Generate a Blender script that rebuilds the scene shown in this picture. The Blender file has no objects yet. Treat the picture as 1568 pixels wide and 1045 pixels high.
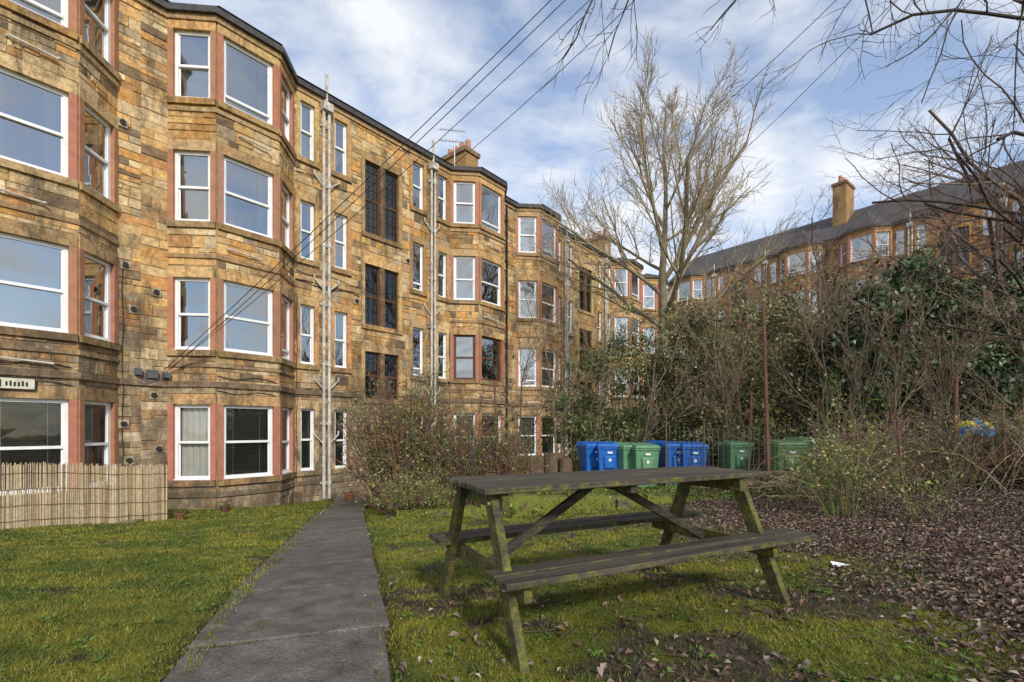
import bpy, math, random
import numpy as np
from mathutils import Vector, noise
R=random.Random(7); NR=np.random.default_rng(7)
sc=bpy.context.scene
CAMZ=1.1; F=740.0; HV=656.0
def P(u,v,y): return Vector(((u-784)/F*y, y, CAMZ+(HV-v)/F*y))
def ss(a,b,x):
    t=max(0.0,min(1.0,(x-a)/(b-a))); return t*t*(3-2*t)
def nz(x,y,z=0.0): return noise.noise(Vector((x,y,z)))
def pathx(y): return -.325-.325*y if y<9 else -.325-.325*9-.295*(y-9)
def gz0(x,y):
    zl=-min(1.15,max(0.0,.1*(y-3))); zr=-min(.35,max(0.0,.04*(y-3)))
    t=ss(.5,5,x); z=zl*(1-t)+zr*t
    t2=ss(-1.2,0,x)*ss(9.8,10.05,y); z=z*(1-t2)-.33*t2
    z+=.3*ss(4.5,9,x)*ss(3.5,8,y)
    if y>18 and x>5: z+=3.3*ss(-13,-3,(x-15.3)*.78+(y-46)*.625)
    return z
def gz(x,y): return gz0(x,y)+.025*nz(x*.9,y*.9)+.012*nz(x*3,y*3,5)
# ------------------------------------------------ materials
def newmat(name):
    m=bpy.data.materials.new(name); m.use_nodes=True
    nt=m.node_tree; b=nt.nodes['Principled BSDF']; return m,nt,b
def mixrgb(nt,mode,a,b,fac):
    n=nt.nodes.new('ShaderNodeMix'); n.data_type='RGBA'; n.blend_type=mode
    for sock,val in ((n.inputs[6],a),(n.inputs[7],b),(n.inputs[0],fac)):
        if hasattr(val,'links'): nt.links.new(val,sock)
        else: sock.default_value=val
    return n.outputs[2]
def tex(nt,scale,detail=4,rough=.6,dist=0,vec=None):
    n=nt.nodes.new('ShaderNodeTexNoise'); n.inputs['Scale'].default_value=scale
    n.inputs['Detail'].default_value=detail; n.inputs['Roughness'].default_value=rough; n.inputs['Distortion'].default_value=dist
    if vec is None:
        tc=nt.nodes.new('ShaderNodeTexCoord'); vec=tc.outputs['Object']
    nt.links.new(vec,n.inputs['Vector']); return n.outputs['Fac']
def ramp(nt,src,p0,c0,p1,c1):
    n=nt.nodes.new('ShaderNodeValToRGB'); e=n.color_ramp.elements
    def cc(c): return (c,c,c,1) if isinstance(c,(int,float)) else tuple(c)+(1,)
    e[0].position=p0; e[0].color=cc(c0); e[1].position=p1; e[1].color=cc(c1)
    nt.links.new(src,n.inputs[0]); return n.outputs[0]
def bump(nt,b,src,strength,dist=.02):
    n=nt.nodes.new('ShaderNodeBump'); n.inputs['Strength'].default_value=strength; n.inputs['Distance'].default_value=dist
    nt.links.new(src,n.inputs['Height']); nt.links.new(n.outputs[0],b.inputs['Normal'])
def M(name,base=None,rough=.8,ns=8,lo=.7,hi=1.15,bs=.0,bscale=None,spec=.3,metal=0,stain=None,stscale=2,st0=.5,st1=.65):
    m,nt,b=newmat(name)
    if base is None:
        a=nt.nodes.new('ShaderNodeAttribute'); a.attribute_name='Col'; col=a.outputs['Color']
    else:
        a=nt.nodes.new('ShaderNodeRGB'); a.outputs[0].default_value=tuple(base)+(1,); col=a.outputs[0]
    n=tex(nt,ns,6); r=ramp(nt,n,.3,lo,.7,hi)
    col=mixrgb(nt,'MULTIPLY',col,r,1.0)
    if stain is not None:
        f=ramp(nt,tex(nt,stscale,6,.65,.4),st0,0.0,st1,1.0)
        col=mixrgb(nt,'MIX',col,tuple(stain)+(1,),f)
    nt.links.new(col,b.inputs['Base Color'])
    b.inputs['Roughness'].default_value=rough; b.inputs['Specular IOR Level'].default_value=spec; b.inputs['Metallic'].default_value=metal
    if bs>0: bump(nt,b,tex(nt,bscale or ns*3,5),bs)
    return m
mStone=M('sandstone_block',None,.9,9,.62,1.3,.9,22,.15)
nt=mStone.node_tree; b=nt.nodes['Principled BSDF']; src=b.inputs['Base Color'].links[0].from_socket
src=mixrgb(nt,'MIX',src,(.42,.18,.05,1),ramp(nt,tex(nt,4.5,6,.7,.8),.53,0.0,.78,.45))
src=mixrgb(nt,'MIX',src,(.52,.42,.26,1),ramp(nt,tex(nt,2.6,7,.75,.9),.52,0.0,.74,.5))
tc=nt.nodes.new('ShaderNodeTexCoord'); mp=nt.nodes.new('ShaderNodeMapping'); mp.inputs['Scale'].default_value=(1,1,.4); nt.links.new(tc.outputs['Object'],mp.inputs[0])
sz=nt.nodes.new('ShaderNodeSeparateXYZ'); nt.links.new(tc.outputs['Object'],sz.inputs[0])
mr=nt.nodes.new('ShaderNodeMapRange'); mr.inputs['From Min'].default_value=7; mr.inputs['From Max'].default_value=-1; mr.inputs['To Min'].default_value=0; mr.inputs['To Max'].default_value=.09; nt.links.new(sz.outputs[2],mr.inputs['Value'])
sm=nt.nodes.new('ShaderNodeMath'); sm.operation='ADD'; nt.links.new(tex(nt,1.5,9,.8,.5,mp.outputs[0]),sm.inputs[0]); nt.links.new(mr.outputs[0],sm.inputs[1])
f=ramp(nt,sm.outputs[0],.50,0.0,.64,.82)
nt.links.new(mixrgb(nt,'MIX',src,(.085,.065,.045,1),f),b.inputs['Base Color'])
mMortar=M('lime_mortar',(.34,.25,.145),.95,6,.6,1.2,.6,40,stain=(.09,.065,.04),stscale=1.5,st0=.5,st1=.7)
mTerra=M('terracotta_masonry_paint',None,.7,5,.75,1.1,.2,30)
mWhite=M('white_upvc',(.80,.80,.79),.4,3,.88,1.04,spec=.5)
mBrownT=M('varnished_timber',(.10,.045,.02),.5,12,.6,1.2)
mRoof=M('slate_roof',(.065,.06,.058),.7,7,.6,1.4,.5,20)
mPipe=M('painted_cast_iron',(.60,.57,.50),.6,5,.55,1.1,stain=(.27,.20,.13),stscale=3,st0=.52,st1=.7)
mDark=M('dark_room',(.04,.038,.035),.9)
mFab=M('curtain_fabric',None,.9,4,.85,1.05)
mBlack=M('black_plastic',(.02,.02,.02),.5)
def glassmat(name,base):
    m,nt,b=newmat(name); nt.nodes.remove(b)
    out=nt.nodes['Material Output']; tr=nt.nodes.new('ShaderNodeBsdfTransparent'); tr.inputs[0].default_value=(.87,.9,.89,1)
    gl=nt.nodes.new('ShaderNodeBsdfGlossy'); gl.inputs['Roughness'].default_value=.02
    fr=nt.nodes.new('ShaderNodeFresnel'); fr.inputs[0].default_value=1.9 if base>.1 else 1.5
    ad=nt.nodes.new('ShaderNodeMath'); ad.operation='MULTIPLY_ADD'; ad.inputs[1].default_value=1.6 if base>.1 else 1; ad.inputs[2].default_value=base; ad.use_clamp=True
    nt.links.new(fr.outputs[0],ad.inputs[0])
    bp=nt.nodes.new('ShaderNodeBump'); bp.inputs['Strength'].default_value=.12; bp.inputs['Distance'].default_value=.02
    nt.links.new(tex(nt,1.5,2),bp.inputs['Height']); nt.links.new(bp.outputs[0],gl.inputs['Normal'])
    mx=nt.nodes.new('ShaderNodeMixShader'); nt.links.new(ad.outputs[0],mx.inputs[0]); nt.links.new(tr.outputs[0],mx.inputs[1]); nt.links.new(gl.outputs[0],mx.inputs[2])
    nt.links.new(mx.outputs[0],out.inputs[0]); return m
mGlass=glassmat('double_glazing',.26); mGlass0=glassmat('clear_glazing',.04)
# ------------------------------------------------ mesh helpers
class Acc:
    def __init__(s): s.v=[];s.f=[];s.c=[]
    def poly(s,pts,col=(1,1,1)):
        n=len(s.v); s.v.extend([tuple(p) for p in pts]); s.f.append(tuple(range(n,n+len(pts)))); s.c.append(col)
    def hexa(s,q,col=(1,1,1)):
        n=len(s.v); s.v.extend([tuple(p) for p in q])
        for f in ((0,3,2,1),(4,5,6,7),(0,1,5,4),(1,2,6,5),(2,3,7,6),(3,0,4,7)):
            s.f.append(tuple(n+i for i in f)); s.c.append(col)
    def box(s,fr,a0,a1,p0,p1,z0,z1,col=(1,1,1)):
        s.hexa([fr(a0,p0,z0),fr(a1,p0,z0),fr(a1,p1,z0),fr(a0,p1,z0),fr(a0,p0,z1),fr(a1,p0,z1),fr(a1,p1,z1),fr(a0,p1,z1)],col)
    def beam(s,p,q,w,h,side,col=(1,1,1)):
        p=Vector(p);q=Vector(q);d=(q-p).normalized(); sd=(Vector(side)-d*d.dot(Vector(side))).normalized(); up=sd.cross(d)
        A=[p-sd*w/2-up*h/2,p+sd*w/2-up*h/2,p+sd*w/2+up*h/2,p-sd*w/2+up*h/2]
        B=[x+(q-p) for x in A]; s.hexa(A+B,col)
    def tube(s,pts,rad,n=4,col=(1,1,1),cap=False):
        base=len(s.v); m=len(pts)
        for i,p in enumerate(pts):
            t=(pts[min(i+1,m-1)]-pts[max(i-1,0)])
            if t.length<1e-9: t=Vector((0,0,1))
            t.normalize(); a=t.cross(Vector((.31,.17,.93)) if abs(t.z)<.9 else Vector((1,.1,0))).normalized(); bb=t.cross(a)
            r=rad[i] if isinstance(rad,(list,tuple)) else rad
            for k in range(n):
                th=2*math.pi*k/n; s.v.append(tuple(p+(a*math.cos(th)+bb*math.sin(th))*r))
        for i in range(m-1):
            for k in range(n):
                a0=base+i*n+k; a1=base+i*n+(k+1)%n
                s.f.append((a0,a1,a1+n,a0+n)); s.c.append(col)
        if cap:
            s.f.append(tuple(base+(m-1)*n+k for k in range(n))); s.c.append(col)
            s.f.append(tuple(base+k for k in reversed(range(n)))); s.c.append(col)
    def obj(s,name,mat,parent=None,smooth=False,bevel=0):
        if not s.f: return None
        me=bpy.data.meshes.new(name); me.from_pydata(s.v,[],s.f); me.update()
        cnt=np.array([len(f) for f in s.f]); c=np.repeat(np.array(s.c,dtype=np.float32),cnt,axis=0)
        c=np.hstack([c,np.ones((len(c),1),np.float32)])
        a=me.color_attributes.new('Col','FLOAT_COLOR','CORNER'); a.data.foreach_set('color',c.ravel())
        me.materials.append(mat)
        if smooth: me.polygons.foreach_set('use_smooth',[True]*len(s.f))
        o=bpy.data.objects.new(name,me); sc.collection.objects.link(o)
        if parent: o.parent=parent; o.location=-parent.location
        if bevel:
            md=o.modifiers.new('b','BEVEL'); md.width=bevel; md.segments=2; md.limit_method='ANGLE'
        return o
def npmesh(name,V,k,C,mat,parent=None):
    n=len(V)//k; me=bpy.data.meshes.new(name)
    me.vertices.add(n*k); me.vertices.foreach_set('co',V.astype(np.float32).ravel())
    me.loops.add(n*k); me.loops.foreach_set('vertex_index',np.arange(n*k,dtype=np.int32))
    me.polygons.add(n); me.polygons.foreach_set('loop_start',np.arange(0,n*k,k,dtype=np.int32))
    try: me.polygons.foreach_set('loop_total',np.full(n,k,dtype=np.int32))
    except Exception: pass
    me.update(calc_edges=True)
    c=np.repeat(np.hstack([C,np.ones((n,1))]),k,axis=0).astype(np.float32)
    a=me.color_attributes.new('Col','FLOAT_COLOR','CORNER'); a.data.foreach_set('color',c.ravel())
    me.materials.append(mat); o=bpy.data.objects.new(name,me); sc.collection.objects.link(o)
    if parent: o.parent=parent; o.location=-parent.location
    return o
def empty(name,loc=(0,0,0)):
    e=bpy.data.objects.new(name,None); e.location=Vector(loc); e.empty_display_size=.2; sc.collection.objects.link(e); return e
# ------------------------------------------------ tenement
PAL=[((.62,.38,.15),5),((.60,.30,.09),3.6),((.55,.39,.19),4.5),((.68,.51,.29),3.8),((.36,.22,.11),2.6),((.15,.11,.075),1.7),((.50,.25,.10),2),((.42,.33,.21),2.4)]
PW=[w for _,w in PAL]; PC=[c for c,_ in PAL]; MEAN=(.57,.36,.15); TINT=(1,1,1)
def stonecol(x,z,lo=-1.2):
    c=R.choices(PC,PW)[0]; j=R.uniform(.85,1.15); k=.15
    c=[c[i]*(1-k)+MEAN[i]*k for i in range(3)]
    n=nz(x*.35,z*.35,3.3)
    g=ss(4.5,-1,z)*.55
    lum=sum(c)/3; gc=(lum*1.10,lum*.96,lum*.76)
    c=[c[i]*(1-g)+gc[i]*g for i in range(3)]
    d=1-.20*ss(6,-1,z)  # lower floors greyer and darker: grime plus dimmer light put into stone colour
    if n>.12: d*=1-.42*min(1,(n-.12)*3)
    return tuple(min(.72,v*j*d*TINT[i]) for i,v in enumerate(c))
def subtract(r,h):
    a0,a1,z0,z1=r; b0,b1,y0,y1=h
    if b0>=a1 or b1<=a0 or y0>=z1 or y1<=z0: return [r]
    o=[]
    if b0>a0: o.append((a0,b0,z0,z1))
    if b1<a1: o.append((b1,a1,z0,z1))
    m0=max(a0,b0);m1=min(a1,b1)
    if y0>z0: o.append((m0,m1,z0,y0))
    if y1<z1: o.append((m0,m1,y1,z1))
    return o
HEAD=[1.69,4.84,7.99,10.98]; SILL=[-.19,3.04,6.22,9.27]
ZB=-1.6; ZE=11.45
class Seg:
    def __init__(s,p0,p1,s0):
        s.o=Vector((p0[0],p0[1],0)); d=Vector((p1[0]-p0[0],p1[1]-p0[1],0)); s.L=d.length; s.d=d.normalized(); s.n=Vector((s.d.y,-s.d.x,0)); s.s0=s0; s.open=[]
    def fr(s,a,p,z): return s.o+s.d*a+s.n*p+Vector((0,0,z))
def build_seg(A,sg,z0,z1,rough=1.0):
    holes=[]
    for (a0,a1,b0,b1,kind) in sg.open:
        jw=.13
        holes.append((a0-jw,a1+jw,b0-.15,b1+.26))
        window(A,sg,a0,a1,b0,b1,kind,jw)
    pcs=[(0,sg.L,z0,z1)]
    for h in holes:
        pcs=[q for r in pcs for q in subtract(r,h)]
    for r in pcs:
        A['mortar'].poly([sg.fr(r[0],0,r[2]),sg.fr(r[1],0,r[2]),sg.fr(r[1],0,r[3]),sg.fr(r[0],0,r[3])])
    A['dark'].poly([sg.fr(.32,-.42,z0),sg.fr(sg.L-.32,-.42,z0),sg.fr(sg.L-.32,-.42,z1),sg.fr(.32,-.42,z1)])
    z=z0
    while z<z1-.05:
        h=min(R.choice((.17,.2,.23,.27,.31)),z1-z)
        a=0.0
        while a<sg.L-.01:
            w=R.uniform(.2,.6)
            if sg.L-(a+w)<.16: w=sg.L-a
            if R.random()<.25 and h>.21:
                k=h*R.uniform(.4,.6); cells=[(a,a+w,z,z+k)]
                m=a+w*R.uniform(.35,.65); cells+=[(a,m,z+k,z+h),(m,a+w,z+k,z+h)]
            else: cells=[(a,a+w,z,z+h)]
            for c in cells:
                q=[c]
                for hh in holes: q=[y for r in q for y in subtract(r,hh)]
                for r in q:
                    if r[1]-r[0]<.05 or r[3]-r[2]<.05: continue
                    g=.005; e=.012; pr=R.uniform(.006,.026)*rough
                    x0,x1,y0,y1=r[0]+g,r[1]-g,r[2]+g,r[3]-g
                    if r[0]<.001: x0=0
                    if r[1]>sg.L-.001: x1=sg.L
                    jt=[R.uniform(-.005,.005) for _ in range(4)]
                    w_=[R.uniform(-.004,.004) for _ in range(4)]
                    o=[sg.fr(x0,.001,y0+w_[0]),sg.fr(x1,.001,y0+w_[1]),sg.fr(x1,.001,y1+w_[2]),sg.fr(x0,.001,y1+w_[3])]
                    ex0=e if x0>0 else 0; ex1=e if x1<sg.L else 0
                    f=[sg.fr(x0+ex0,pr+jt[0],y0+e),sg.fr(x1-ex1,pr+jt[1],y0+e),sg.fr(x1-ex1,pr+jt[2],y1-e),sg.fr(x0+ex0,pr+jt[3],y1-e)]
                    col=stonecol(sg.s0+r[0],(r[2]+r[3])/2)
                    S=A['stone']; n=len(S.v); S.v.extend([tuple(p) for p in o+f])
                    for ff in ((4,5,6,7),(0,1,5,4),(1,2,6,5),(2,3,7,6),(3,0,4,7)):
                        S.f.append(tuple(n+i for i in ff)); S.c.append(col)
            a+=w
        z+=h
def window(A,sg,a0,a1,z0,z1,kind,jw):
    fr=sg.fr; st=A['stone']; G=A['glass'] if z0>2 else A['glass0']
    base=tuple(.5*x+.5*y*t for x,y,t in zip(stonecol(sg.s0+a0,z1),(.56,.35,.15),TINT))
    jc=(.42,.19,.105) if kind=='bay' else base
    jc=tuple(c*R.uniform(.85,1.1) for c in jc)
    T=A['terra'] if kind=='bay' else st
    T.box(fr,a0-jw,a0,-.17,.03,z0,z1,jc); T.box(fr,a1,a1+jw,-.17,.03,z0,z1,jc)
    st.box(fr,a0-jw,a1+jw,-.17,.033,z1,z1+.26,base)
    st.box(fr,a0-jw,a1+jw,-.17,.075,z0-.15,z0,tuple(c*.7 for c in base))
    if kind=='door':
        A['brown'].box(fr,a0,a1,-.14,-.08,z0,z1)
        for (x0,x1,y0,y1) in ((.15,.45,.1,.4),(.55,.85,.1,.4),(.15,.45,.5,.9),(.55,.85,.5,.9)):
            w=a1-a0;h=z1-z0; A['brown'].box(fr,a0+w*x0,a0+w*x1,-.08,-.065,z0+h*y0,z0+h*y1)
        return
    mid=z0+(z1-z0)*R.choice((.5,.5,.48))
    if kind=='stair':
        W=A['brown']; t=.06; m=(a0+a1)/2
        st.box(fr,m-.09,m+.09,-.15,.02,z0,z1,(.15,.09,.05))
        for (x0,x1) in ((a0,m-.09),(m+.09,a1)):
            W.box(fr,x0,x0+t,-.13,-.07,z0,z1);W.box(fr,x1-t,x1,-.13,-.07,z0,z1)
            W.box(fr,x0+t,x1-t,-.13,-.07,z0,z0+t);W.box(fr,x0+t,x1-t,-.13,-.07,z1-t,z1);W.box(fr,x0+t,x1-t,-.13,-.07,mid-.04,mid+.04)
            n=3
            for i in range(1,n): A['lead'].box(fr,x0+(x1-x0)*i/n-.008,x0+(x1-x0)*i/n+.008,-.093,-.085,z0+t,z1-t)
            for i in range(1,8):
                zz=z0+(z1-z0)*i/8; A['lead'].box(fr,x0+t,x1-t,-.093,-.086,zz-.008,zz+.008)
            A['glass0'].poly([fr(x0+t,-.1,z0+t),fr(x1-t,-.1,z0+t),fr(x1-t,-.1,z1-t),fr(x0+t,-.1,z1-t)])
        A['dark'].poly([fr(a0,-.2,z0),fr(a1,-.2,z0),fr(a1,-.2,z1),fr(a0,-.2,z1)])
        return
    W=A['brown'] if kind=='bay' and sg.brown and 2<z0<4 else A['white']
    t=.075 if a1-a0>.6 else .06
    W.box(fr,a0,a0+t,-.14,-.06,z0,z1);W.box(fr,a1-t,a1,-.14,-.06,z0,z1)
    W.box(fr,a0+t,a1-t,-.14,-.06,z0,z0+t+.02);W.box(fr,a0+t,a1-t,-.14,-.06,z1-t,z1)
    if z0>9 and a1-a0>1.1 or (R.random()<.10 and z0>2): mid=z0+(z1-z0)*.16
    W.box(fr,a0+t,a1-t,-.135,-.055,mid-.03,mid+.03)
    W.box(fr,a0-.0,a1+.0,-.06,.0,z0,z0+.03)
    for (y0,y1,p) in ((z0+t+.02,mid-.03,-.115),(mid+.03,z1-t,-.095)):
        j=[R.uniform(-.006,.006) for _ in range(4)]
        W.box(fr,a0+t,a0+t+.03,p-.015,p+.012,y0,y1);W.box(fr,a1-t-.03,a1-t,p-.015,p+.012,y0,y1)
        G.poly([fr(a0+t,p+j[0],y0),fr(a1-t,p+j[1],y0),fr(a1-t,p+j[2],y1),fr(a0+t,p+j[3],y1)])
    k=R.random(); C=A['fab']; i0=a0+t; i1=a1-t
    if z0>6: k*=.75
    def curtain(x0,x1,y0,y1,col,p=-.2):
        n=max(2,int((x1-x0)/.05)); pts=[(x0+(x1-x0)*i/n,p+.02*math.sin(i*2.2)) for i in range(n+1)]
        for i in range(n): C.poly([fr(pts[i][0],pts[i][1],y0),fr(pts[i+1][0],pts[i+1][1],y0),fr(pts[i+1][0],pts[i+1][1],y1),fr(pts[i][0],pts[i][1],y1)],col)
    if z0<0:
        if k<.92:
            zz=z0+.05; c=(.24,.22,.18) if sg.s0>6 and k<.7 else R.choice(((.2,.18,.15),(.3,.28,.24),(.26,.24,.2)))
            while zz<z1-.05:
                C.poly([fr(i0,-.19,zz),fr(i1,-.19,zz),fr(i1,-.165,zz+.033),fr(i0,-.165,zz+.033)],c); zz+=.045
            for q in (.2,.8): A['white'].box(fr,i0+(i1-i0)*q-.003,i0+(i1-i0)*q+.003,-.162,-.158,z0+.05,z1-.05)
        else: curtain(i0,i1,z0,z1,(.5,.48,.44))
    elif k<.40: curtain(i0,i1,z0,z1,R.choice(((.72,.72,.70),(.66,.68,.68),(.64,.61,.52))))
    elif k<.66:
        w=(i1-i0)*.24; c=R.choice(((.6,.5,.32),(.55,.53,.5),(.5,.44,.32)))
        curtain(i0,i0+w,z0,z1,c); curtain(i1-w,i1,z0,z1,c)
        if R.random()<.6: curtain(i0+w,i1-w,mid+.1,z1,(.45,.47,.48),-.24)
    elif k<.9:
        c=R.choice(((.6,.58,.52),(.7,.69,.66),(.42,.4,.3)))
        y=z1-(z1-z0)*R.uniform(.3,.8); C.poly([fr(i0,-.17,y),fr(i1,-.17,y),fr(i1,-.17,z1),fr(i0,-.17,z1)],c)
def course(acc,sg,z0,z1,pr,m0,m1,col):
    fr=sg.fr; L=sg.L; q=[]
    for z in (z0,z1):
        q+= [fr(0,-.02,z),fr(L,-.02,z),fr(L+pr*(m1 or 0),pr,z),fr(-pr*(m0 or 0),pr,z)]
    acc.hexa(q,tuple(c*t for c,t in zip(col,TINT)))
def tenement(o,d,lo,hi,chim=True,variant=0,zoff=0,ridge=1.4):
    d=Vector((d[0],d[1])).normalized(); n=Vector((d.y,-d.x)); o=Vector(o)
    W=lambda l,p: o+d*l+n*p
    c=W((lo+hi)/2,0); par=empty('sandstone_tenement',(c.x,c.y,0))
    A={k:Acc() for k in('stone','mortar','white','brown','glass','glass0','dark','fab','lead','terra','roof','pipe','cop')}
    bays=[(.55,3.70),(10.06,13.21)]; p=.8
    pts=[(lo,0,None)]
    for (b0,b1) in bays:
        if b0>=lo-.01 and b1<=hi+.01:
            pts+=[(b0,0,'c'),(b0+p,p,'v'),(b1-p,p,'v'),(b1,0,'c')]
    pts.append((hi,0,None))
    for (x,y) in zip(pts[:-1],pts[1:]):
        if y[0]-x[0]<.02: continue
        a=W(x[0],x[1]); b=W(y[0],y[1]); sg=Seg(a,b,x[0]+variant*7); sg.brown=(variant==1 and 9<x[0]<14)
        sg.m=(.414 if x[2]=='v' else (-.414 if x[2]=='c' else 0), .414 if y[2]=='v' else (-.414 if y[2]=='c' else 0))
        if x[1]!=y[1]:
            for i in range(4): sg.open.append((.13,1.0,SILL[i],HEAD[i],'bay'))
        elif x[1]>0:
            for i in range(4): sg.open.append((.15,sg.L-.15,SILL[i],HEAD[i],'bay'))
        else:
            for (w0,w1) in ((3.86+.04,4.36),(5.02,5.48),(8.16,8.68),(9.40,9.86)):
                if x[0]<=w0-.1 and w1+.1<=y[0]:
                    for i in range(4): sg.open.append((w0-x[0],w1-x[0],SILL[i],HEAD[i],'sash'))
            if x[0]<6 and y[0]>7.7:
                for (z0,z1) in ((7.7,10.15),(4.6,6.66),(2.1,3.7)): sg.open.append((6.13-x[0],7.54-x[0],z0,z1,'stair'))
                sg.open.append((6.35-x[0],7.3-x[0],-1.1,.95,'door'))
        build_seg(A,sg,ZB,ZE)
        L=sg.L
        for (z0,z1,pr,col) in ((-.62,-.5,.05,(.2,.15,.1)),(2.12,2.26,.07,(.22,.15,.095)),(2.62,2.70,.05,(.34,.23,.13)),(5.32,5.42,.05,(.32,.21,.11)),(8.95,9.05,.05,(.40,.27,.14))):
            if x[1]==y[1]==0 and pr<.06 and z0>2.3 : continue
            if x[1]==y[1]==0 and x[0]<7<y[0] and z0>1:
                for q0,q1 in ((0,5.95-x[0]),(7.72-x[0],L)):
                    A['stone'].box(sg.fr,q0,q1,-.02,pr,z0,z1,col)
                continue
            course(A['stone'],sg,z0,z1,pr,sg.m[0],sg.m[1],col)
        course(A['stone'],sg,11.2,11.34,.07,sg.m[0],sg.m[1],(.40,.26,.13))
        course(A['cop'],sg,11.345,11.50,.16,sg.m[0],sg.m[1],(.05,.045,.04))
        e=.19
        if not (x[1]==y[1]==0):
            q0=W(x[0],x[1]+ (e if x[1]>0 else 0)); q1=W(y[0],y[1]+(e if y[1]>0 else 0))
            mid=W((bays[0][0]+bays[0][1])/2 if x[0]<5 else (bays[1][0]+bays[1][1])/2,-.3)
            A['roof'].poly([(q0.x,q0.y,11.53),(q1.x,q1.y,11.53),(mid.x,mid.y,12.15+ (0.9 if zoff else 0))])
    rz=11.5+ridge
    e0=W(lo,.2);e1=W(hi,.2);r0=W(lo,-4.5);r1=W(hi,-4.5);f0=W(lo,-9);f1=W(hi,-9)
    def v3(q,z): return (q.x,q.y,z)
    A['roof'].poly([v3(e0,11.525),v3(e1,11.525),v3(r1,rz),v3(r0,rz)])
    A['roof'].poly([v3(r0,rz),v3(r1,rz),v3(f1,11.5),v3(f0,11.5)])
    A['mortar'].poly([v3(f1,ZB),v3(f0,ZB),v3(f0,11.5),v3(f1,11.5)])
    for q,rr,ee,ff in ((lo,r0,W(lo,0),f0),(hi,r1,W(hi,0),f1)):
        A['mortar'].poly([v3(ee,ZB),v3(ff,ZB),v3(ff,11.5),v3(rr,rz),v3(ee,11.5)])
    fr=lambda a,pp,z: Vector((W(a,pp).x,W(a,pp).y,z))
    if chim:
        a=hi-.1; ct=rz+1.45
        A['stone'].box(fr,a-.45,a+.45,-4.0,-2.2,11.8,ct,(.34,.2,.09)); A['stone'].box(fr,a-.53,a+.53,-4.08,-2.12,ct,ct+.2,(.24,.15,.09))
        for i in range(4):
            q=W(a,-2.45-i*.42); A['terra'].tube([Vector((q.x,q.y,ct+.2)),Vector((q.x,q.y,ct+.75))],[.15,.12],8,(.42,.2,.1),cap=True)
    def pipe(l,r=.055,z0=-1.1,z1=11.2,pp=.12,key='pipe'):
        q=W(l,pp); A[key].tube([Vector((q.x,q.y,z)) for z in (z0,z1)],r,8)
        z=z0+.5
        while z<z1:
            A[key].tube([Vector((q.x,q.y,z-.06)),Vector((q.x,q.y,z+.06))],r*1.35,8,cap=True)
            A[key].box(fr,l-r*1.8,l+r*1.8,.0,.06,z-.03,z+.03); z+=1.85
    if lo<4.7:
        for l in (4.60,4.78): pipe(l,.05)
        for l in (8.98,9.15): pipe(l,.045)
        for z in (.9,2.6,5.7,8.9):
            for (l,dl) in ((4.60,-.28),(4.78,.34),(8.98,-.3),(9.15,.28)):
                a=W(l,.12);b_=W(l+dl,.07); A['pipe'].tube([Vector((a.x,a.y,z-.3)),Vector((b_.x,b_.y,z)),Vector((b_.x,b_.y,z+.12))],.026,6)
        for l in (4.69,9.06):
            A['pipe'].box(fr,l-.16,l+.16,.03,.26,10.95,11.2)
            q=W(l,.12); A['pipe'].tube([Vector((q.x,q.y,11.1)),Vector((q.x,q.y,12.1))],.05,8,cap=True)
    if variant>0: pipe(13.45,.045,pp=.1,key='lead')
    for (l,z) in ((13.3,8.2),(13.35,4.9),(13.5,3.9),(13.32,1.2),(.3,4.4),(.25,1.9),(5.8,5.3),(7.9,7.2),(9.9,2.9),(13.5,-.2),(13.42,.35),(.35,.6),(5.75,2.0)):
        if lo<l<hi:
            A['lead'].tube([fr(l,.03,z),fr(l,.09,z)],.06,10,cap=True)
            A['stone'].box(fr,l-.10,l+.10,.0,.045,z-.10,z+.10,(.45,.36,.24))
    for (b0,b1) in bays:
        if b0<lo or b1>hi: continue
        for (z,a0_,a1_) in ((2.45,.2,1.1),(5.62,.25,1.0),(8.6,.5,1.2)):
            if R.random()<.75:
                x0=b0+p; A['pipe'].tube([fr(x0+a0_,p+.02,z),fr(x0+a0_+.05,p+.09,z),fr(x0+a1_,p+.09,z-.05),fr(x0+a1_+.06,p+.16,z-.06)],.022,6,cap=True)
        for z in (2.0,2.38):
            A['lead'].tube([fr(b0+p+i*.16,p+.045,z+.04*math.sin(i*.9+z)) for i in range(int((b1-b0-2*p)/.16)+1)],.010,4)
    for k in range(9 if hi-lo>8 else 3):
        l0=R.uniform(lo+.1,max(lo+.2,hi-3)); z=R.choice((2.3,2.75,5.5,5.9,8.7))+R.uniform(-.1,.1)
        if l0<5: l0=3.75
        pth=[]
        for i in range(9): 
            q=W(min(hi,l0+i*.27),.035); pth.append(Vector((q.x,q.y,z+.05*math.sin(i*1.1+k))))
        A['lead'].tube(pth,.009,4)
    for l in (3.78,9.98,13.3):
        if lo<l<hi: A['lead'].tube([fr(l+.02*math.sin(z*2),.04,z*.5) for z in range(-1,11)],.009,4)
    mats=dict(stone=mStone,mortar=mMortar,white=mWhite,brown=mBrownT,glass=mGlass,glass0=mGlass0,dark=mDark,fab=mFab,lead=mBlack,terra=mTerra,roof=mRoof,pipe=mPipe,cop=mRoof)
    nm=dict(stone='stonework',mortar='wall_core',white='window_frames',brown='timber_frames_and_door',glass='window_panes',glass0='lower_window_panes',dark='room_interior',fab='curtains_and_blinds',lead='dark_pipe_and_cables',terra='painted_mullions',roof='roof',pipe='drain_pipes',cop='gutter')
    for k,a in A.items(): a.obj(nm[k],mats[k],par,smooth=False)
    par.location.z+=zoff
    return W
FO=Vector((-8.39,12.07)); FD=Vector((.635,.773)).normalized()
def fpt(s): return FO+FD*s
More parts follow.
